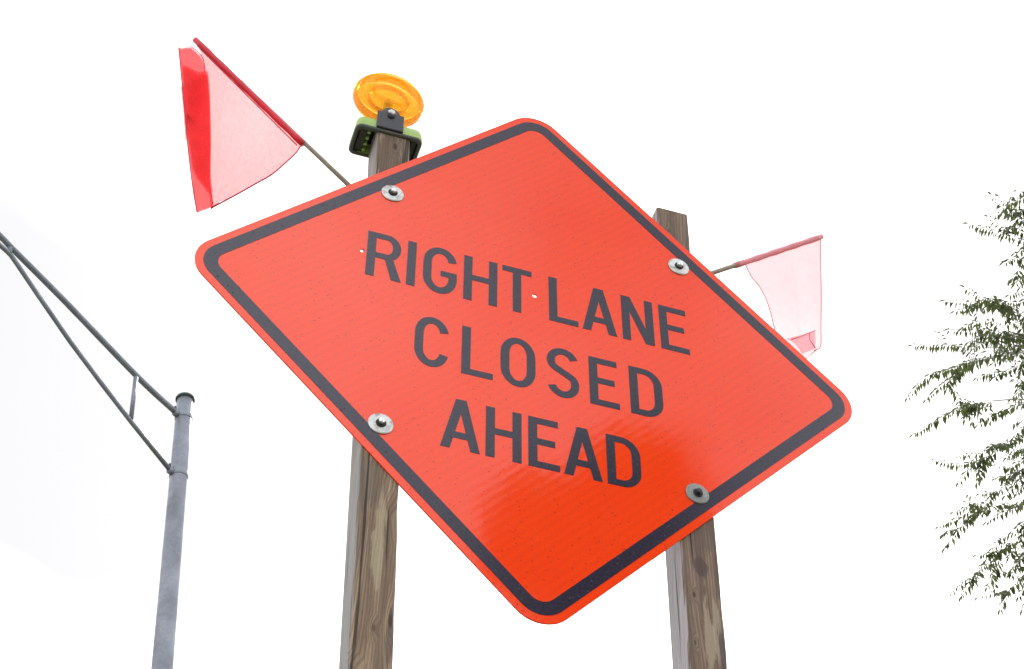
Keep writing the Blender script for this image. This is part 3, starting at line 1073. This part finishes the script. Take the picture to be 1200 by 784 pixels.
# luminaire at the far end of the arm
bm = bmesh.new()
hc = U3 + ud * 0.25
rot = Matrix((hdir, V((0, 0, 1)).cross(hdir), V((0, 0, 1)))).transposed()
bm_box(bm, hc, (0.60, 0.26, 0.14), 0.05, 4, rot)
bm_obj('lamp_head', bm, M_POLE, lamp, True)

# ------------------------------------------------------------------ the tree at the right
rnd = random.Random(11)
def add_leaf(vs_, fs_, p, d, up, ln, wd):
    """pointed leaf folded along its midrib"""
    d = d.normalized()
    side = d.cross(up)
    if side.length < 1e-4: side = d.orthogonal()
    side.normalize()
    nrm = side.cross(d)
    b = len(vs_)
    vs_ += [p, p + d * ln * 0.45 + side * wd * 0.5 + nrm * wd * 0.18, p + d * ln * 0.5 - nrm * wd * 0.05, p + d * ln * 0.45 - side * wd * 0.5 + nrm * wd * 0.18, p + d * ln - V((0, 0, ln * 0.10))]
    fs_ += [(b, b + 1, b + 2), (b, b + 2, b + 3), (b + 1, b + 4, b + 2), (b + 2, b + 4, b + 3)]

def spray(vs_, fs_, bm, pts, spacing=0.0130, ln=0.042, wd=0.0135, rad=0.0014, rr=rnd):
    """a twig with drooping leaves in two ranks"""
    line = smooth_line(pts, 7)
    n = len(line)
    bm_tube(bm, line, [rad * (1 - 0.75 * i / (n - 1)) for i in range(n)], 5)
    L = [0]
    for a, b in zip(line, line[1:]): L.append(L[-1] + (b - a).length)
    s = spacing
    k = 0
    while s < L[-1]:
        i = max(j for j in range(n - 1) if L[j] <= s)
        p = lerp(line[i], line[i + 1], (s - L[i]) / max(1e-6, L[i + 1] - L[i]))
        t = (line[i + 1] - line[i]).normalized()
        sd_ = t.cross(V((0, 0, 1)))
        if sd_.length < 0.1: sd_ = V((1, 0, 0))
        sd_.normalize()
        for sg in ((-1, 1) if rr.random() < 0.75 else ((-1,) if k % 2 else (1,))):
            d = t * rr.uniform(0.25, 0.6) + sd_ * sg * rr.uniform(0.35, 0.9) + V((0, 0, -1)) * rr.uniform(0.35, 1.0)
            d += V((rr.uniform(-.2, .2), rr.uniform(-.2, .2), rr.uniform(-.2, .2)))
            q = rr.uniform(0.7, 1.15) * (0.75 + 0.25 * min(1, (L[-1] - s) / 0.08))
            add_leaf(vs_, fs_, p, d, V((rr.uniform(-.5, .5), rr.uniform(-.5, .5), 1)), ln * q, wd * q)
        s += spacing * rr.uniform(0.75, 1.25)
        k += 1
    d = (line[-1] - line[-2]).normalized() + V((0, 0, -.3))
    add_leaf(vs_, fs_, line[-1], d, V((0, 0, 1)), ln * 0.9, wd * 0.9)

TD = 8.0
TWIGS = [  # drooping leafy twigs, from the limb end to the tip
    [(1214, 268), (1196, 257), (1178, 243), (1163, 229)], [(1214, 262), (1200, 250), (1184, 240), (1172, 231)],
    [(1214, 288), (1195, 279), (1165, 270), (1136, 262)], [(1214, 276), (1200, 272), (1188, 266), (1178, 266)],
    [(1214, 303), (1200, 302), (1188, 303), (1177, 307)], [(1216, 340), (1205, 341), (1195, 342), (1184, 345)],
    [(1215, 352), (1204, 350), (1194, 354), (1183, 353)], [(1190, 358), (1165, 353), (1148, 346), (1132, 337)],
    [(1196, 368), (1165, 358), (1135, 354), (1108, 352)], [(1180, 362), (1155, 352), (1140, 358), (1120, 364)],
    [(1185, 360), (1165, 350), (1150, 352), (1135, 362)], [(1190, 372), (1178, 360), (1160, 358), (1146, 366)],
    [(1182, 388), (1160, 376), (1140, 378), (1128, 384)], [(1180, 392), (1160, 386), (1138, 387), (1113, 386)],
    [(1172, 400), (1158, 390), (1148, 382), (1140, 372)], [(1186, 395), (1170, 396), (1150, 392), (1136, 400)],
    [(1176, 405), (1158, 400), (1146, 404), (1137, 412)], [(1150, 408), (1125, 404), (1098, 404), (1071, 404)],
    [(1200, 408), (1180, 404), (1166, 396), (1160, 388)], [(1214, 395), (1200, 386), (1190, 378), (1180, 372)],
    [(1214, 384), (1202, 372), (1193, 366), (1185, 372)], [(1214, 400), (1196, 394), (1182, 390), (1172, 396)],
    [(1214, 412), (1198, 404), (1188, 404), (1178, 412)], [(1214, 418), (1196, 416), (1178, 414), (1158, 412)],
    [(1214, 424), (1195, 424), (1180, 420), (1165, 425)], [(1214, 405), (1204, 398), (1196, 404), (1188, 412)],
    [(1214, 430), (1206, 420), (1200, 425), (1196, 434)], [(1190, 418), (1160, 418), (1135, 424), (1112, 434)],
    [(1160, 418), (1138, 422), (1118, 430), (1090, 438)], [(1120, 430), (1098, 437), (1078, 448), (1064, 465)],
    [(1135, 425), (1122, 436), (1104, 450), (1086, 467)], [(1150, 422), (1138, 428), (1126, 434), (1120, 444)],
    [(1196, 428), (1184, 432), (1174, 437), (1164, 443)], [(1214, 440), (1206, 444), (1200, 448), (1193, 455)],
    [(1165, 470), (1142, 475), (1118, 481), (1100, 490), (1071, 508)], [(1152, 470), (1138, 474), (1126, 478), (1112, 484)], [(1150, 478), (1140, 475), (1132, 474), (1120, 479)],
    [(1216, 470), (1198, 474), (1170, 482), (1147, 497)], [(1214, 477), (1204, 474), (1192, 474), (1180, 480)],
    [(1186, 520), (1165, 522), (1150, 530), (1136, 542)], [(1170, 528), (1145, 540), (1122, 543), (1097, 539)],
    [(1160, 534), (1148, 538), (1138, 546), (1124, 564)], [(1186, 522), (1176, 520), (1168, 521), (1160, 526)],
    [(1214, 548), (1196, 552), (1182, 556), (1168, 560)], [(1214, 558), (1200, 558), (1190, 566), (1178, 580)],
    [(1214, 562), (1198, 556), (1184, 548), (1170, 545)], [(1214, 570), (1205, 565), (1198, 570), (1192, 577)],
    [(1180, 566), (1172, 574), (1162, 576), (1150, 578)], [(1214, 586), (1198, 592), (1175, 600), (1156, 612)],
    [(1165, 598), (1150, 590), (1138, 592), (1119, 599)], [(1160, 600), (1148, 594), (1142, 590), (1134, 588)], [(1150, 594), (1136, 608), (1120, 624), (1107, 642)],
    [(1214, 620), (1202, 630), (1192, 640), (1183, 652)], [(1196, 634), (1184, 636), (1176, 644), (1168, 652)],
    [(1180, 642), (1168, 646), (1158, 648), (1146, 650)], [(1172, 655), (1164, 658), (1154, 662), (1145, 670)], [(1172, 655), (1168, 664), (1164, 674), (1157, 687)],
    [(1150, 668), (1142, 676), (1136, 684), (1127, 698)], [(1214, 655), (1202, 670), (1190, 684), (1183, 692)],
    [(1206, 664), (1198, 664), (1192, 664), (1186, 668)], [(1190, 684), (1184, 690), (1178, 700), (1172, 713)],
    [(1214, 310), (1206, 320), (1202, 330), (1196, 336)],
    [(1216, 232), (1208, 230), (1202, 226), (1194, 224)], [(1216, 292), (1206, 290), (1198, 292), (1190, 296)], [(1216, 250), (1206, 244), (1198, 246), (1190, 252)],
    [(1216, 325), (1207, 322), (1198, 326), (1190, 332)], [(1216, 448), (1206, 452), (1196, 458), (1186, 466)], [(1216, 490), (1206, 496), (1196, 502), (1188, 512)],
    [(1216, 505), (1204, 508), (1194, 514), (1180, 518)], [(1216, 525), (1204, 524), (1192, 528), (1180, 536)], [(1216, 535), (1204, 538), (1194, 540), (1184, 548)],
    [(1216, 580), (1206, 582), (1198, 586), (1190, 590)], [(1216, 605), (1206, 608), (1196, 614), (1186, 622)], [(1216, 612), (1206, 618), (1198, 624), (1192, 634)],
    [(1216, 640), (1206, 644), (1198, 650), (1192, 660)], [(1216, 676), (1206, 680), (1200, 688), (1194, 698)], [(1216, 690), (1208, 696), (1203, 704), (1198, 714)],
]
tb = at(1560, 560, 9.0)
tree = empty('street_tree', (tb.x, tb.y, 0), 'leafy tree with small drooping leaflets at the edge of the verge', 'tree')
tvs, tfs = [], []
tw = bmesh.new()
def jitter(i): return 0.45 * sin(i * 2.399) + 0.1 * cos(i * 5.1)
ends = []
for i, tgt in enumerate(TWIGS):
    D = TD + jitter(i)
    pts = [at(x, y, D + 0.02 * k) for k, (x, y) in enumerate(tgt)]
    spray(tvs, tfs, tw, pts)
    ends.append((tgt[0], pts[0], D))
    x_, y_ = tgt[1]
    if x_ > 1120:          # side shoots thicken the denser boughs
        for k in range(1 if 345 < y_ < 440 else 2):
            q = lerp(pts[0], pts[2], rnd.uniform(0.1, 0.9))
            a = rnd.uniform(0, 2 * pi)
            d_ = V((cos(a), sin(a), rnd.uniform(-0.6, 0.5))) * rnd.uniform(0.08, 0.16)
            spray(tvs, tfs, tw, [q, q + d_ * 0.5 + V((0, 0, .006)), q + d_ + V((0, 0, -.02))])
# fine hanging bare shoots
for k, tgt in enumerate(([(1168, 560), (1150, 590), (1138, 630), (1136, 670), (1146, 700), (1172, 724), (1204, 731)], [(1138, 660), (1133, 690), (1138, 720), (1158, 752), (1180, 748), (1204, 725)],
                         [(1214, 320), (1195, 325), (1188, 335)], [(1148, 685), (1165, 694), (1180, 695), (1204, 690)], [(1214, 455), (1180, 470), (1150, 474)])):
    bm_tube(tw, smooth_line([at(x, y, TD + 0.1 * k) for x, y in tgt], 8), 0.0011, 4)
# limbs: from the trunk to each group of twigs
trunk_top = at(1500, 470, 8.9)
fork = V((tb.x, tb.y, 3.1))
hubs = [(1232, 272, 8.0), (1236, 345, 8.05), (1240, 408, 8.0), (1238, 470, 8.05), (1240, 555, 8.0), (1238, 600, 8.05), (1240, 650, 8.0)]
lb = bmesh.new()
hub_pts = [at(*h) for h in hubs]
for i, h in enumerate(hub_pts):
    m1 = lerp(fork, h, 0.45) + V((0.10, 0.05, 0.35 - 0.05 * i))
    bm_tube(lb, smooth_line([fork - V((0, 0, 0.25)), m1, lerp(m1, h, 0.6) + V((0, 0, .05)), h], 6), [0.045 - 0.038 * k / 18 for k in range(19)], 8)
for (px, _), p, D in ends:
    h = min(hub_pts, key=lambda q: (q - p).length)
    if (h - p).length > 0.01:
        bm_tube(tw, smooth_line([h, lerp(h, p, 0.5) + V((0, 0, 0.012)), p], 4), [0.0019 - 0.0004 * k / 8 for k in range(9)], 5)
# rest of the crown, spreading away to the right
cc = at(1540, 430, 9.0)
def in_view(p):
    q = p - CAM
    z = q.dot(FWD)
    return z > 0 and 600 + 1988.1 * q.dot(RIGHT) / z < 1222 and abs(q.dot(UP) / z) < 0.30
limb_ends = []
for k in range(16):
    a = rnd.uniform(0, 2 * pi)
    e = cc + V((cos(a) * rnd.uniform(.5, 1.35), sin(a) * rnd.uniform(.5, 1.35), rnd.uniform(-1.2, 1.4)))
    if in_view(e): continue
    m1 = lerp(fork, e, 0.5) + V((0, 0, 0.25))
    bm_tube(lb, smooth_line([fork - V((0, 0, 0.3)), m1, e], 6), [0.05 - 0.042 * j / 12 for j in range(13)], 8)
    limb_ends.append((m1, e))
cnt = 0
while cnt < 330 and limb_ends:
    m1, e = rnd.choice(limb_ends)
    b0 = lerp(m1, e, rnd.uniform(0.3, 1.0))
    a = rnd.uniform(0, 2 * pi)
    ln_ = rnd.uniform(0.3, 0.65)
    d = V((cos(a), sin(a), rnd.uniform(-.3, .5)))
    pts = [b0, b0 + d * ln_ * 0.4 + V((0, 0, .03)), b0 + d * ln_ * 0.75, b0 + d * ln_ + V((0, 0, -0.12))]
    if any(in_view(p) for p in pts): 
        cnt += 0.2
        continue
    spray(tvs, tfs, tw, pts, 0.024, 0.042, 0.018, 0.0032)
    cnt += 1
bm_tube(lb, smooth_line([V((tb.x, tb.y, -0.05)), V((tb.x + .03, tb.y, 1.2)), V((tb.x - .02, tb.y, 2.3)), fork + V((0, 0, 0.1))], 5), [0.13 - 0.055 * k / 15 for k in range(16)], 14)
bm_obj('trunk', lb, M_BARK, tree, True)
tag(bm_obj('twigs', tw, M_TWIG, tree, True), kind='stuff')
tag(mesh('crown', tvs, tfs, M_LEAF, tree), kind='stuff')

# ------------------------------------------------------------------ trees across the verge behind the viewer (they show as a dark reflection in the sign)
def big_tree(name, x, y, htop, crown_r, seed, label):
    r_ = random.Random(seed)
    root = empty(name, (x, y, 0), label, 'tree', 'trees facing the sign')
    bm = bmesh.new()
    f = V((x, y, htop * 0.30))
    bm_tube(bm, [V((x, y, -0.05)), V((x + .05, y, htop * .15)), f], [0.28, 0.22, 0.18], 12)
    vs_, fs_ = [], []
    clumps = []
    for k in range(60):
        a = r_.uniform(0, 2 * pi)
        q = r_.uniform(0, 1)
        zz = htop * (0.32 + 0.66 * q)
        rr_ = crown_r * (math.sin(pi * min(1, 0.12 + 0.86 * q)) ** 0.6) * r_.uniform(0.35, 1.0)
        e = V((x + cos(a) * rr_, y + sin(a) * rr_, zz))
        bm_tube(bm, smooth_line([f, lerp(f, e, .5) + V((0, 0, .3)), e], 3), [0.09 - 0.078 * j / 6 for j in range(7)], 6)
        clumps.append((e, crown_r * r_.uniform(0.26, 0.42)))
    for e, cr in clumps:
        for j in range(135):
            g = V((r_.gauss(0, 1), r_.gauss(0, 1), r_.gauss(0, 1))).normalized() * cr * r_.uniform(0.45, 1.0)
            g.z *= 0.8
            d = V((r_.uniform(-1, 1), r_.uniform(-1, 1), r_.uniform(-1, .4)))
            add_leaf(vs_, fs_, e + g, d, V((r_.uniform(-1, 1), r_.uniform(-1, 1), 1)), r_.uniform(.16, .26), r_.uniform(.09, .14))
    bm_obj('trunk', bm, M_BARK, root, True)
    tag(mesh('crown', vs_, fs_, M_LEAF2, root), kind='stuff')
def behind(az, dist):
    return sin(radians(az)) * dist, cos(radians(az)) * dist
x_, y_ = behind(155.0, 11.0)
big_tree('roadside_tree', x_, y_, 13.7, 1.05, 3, 'taller of the two leafy roadside trees opposite the face of the orange sign')
x_, y_ = behind(160.0, 11.5)
big_tree('roadside_tree', x_, y_, 13.4, 1.4, 8, 'shorter of the two leafy roadside trees opposite the face of the orange sign')
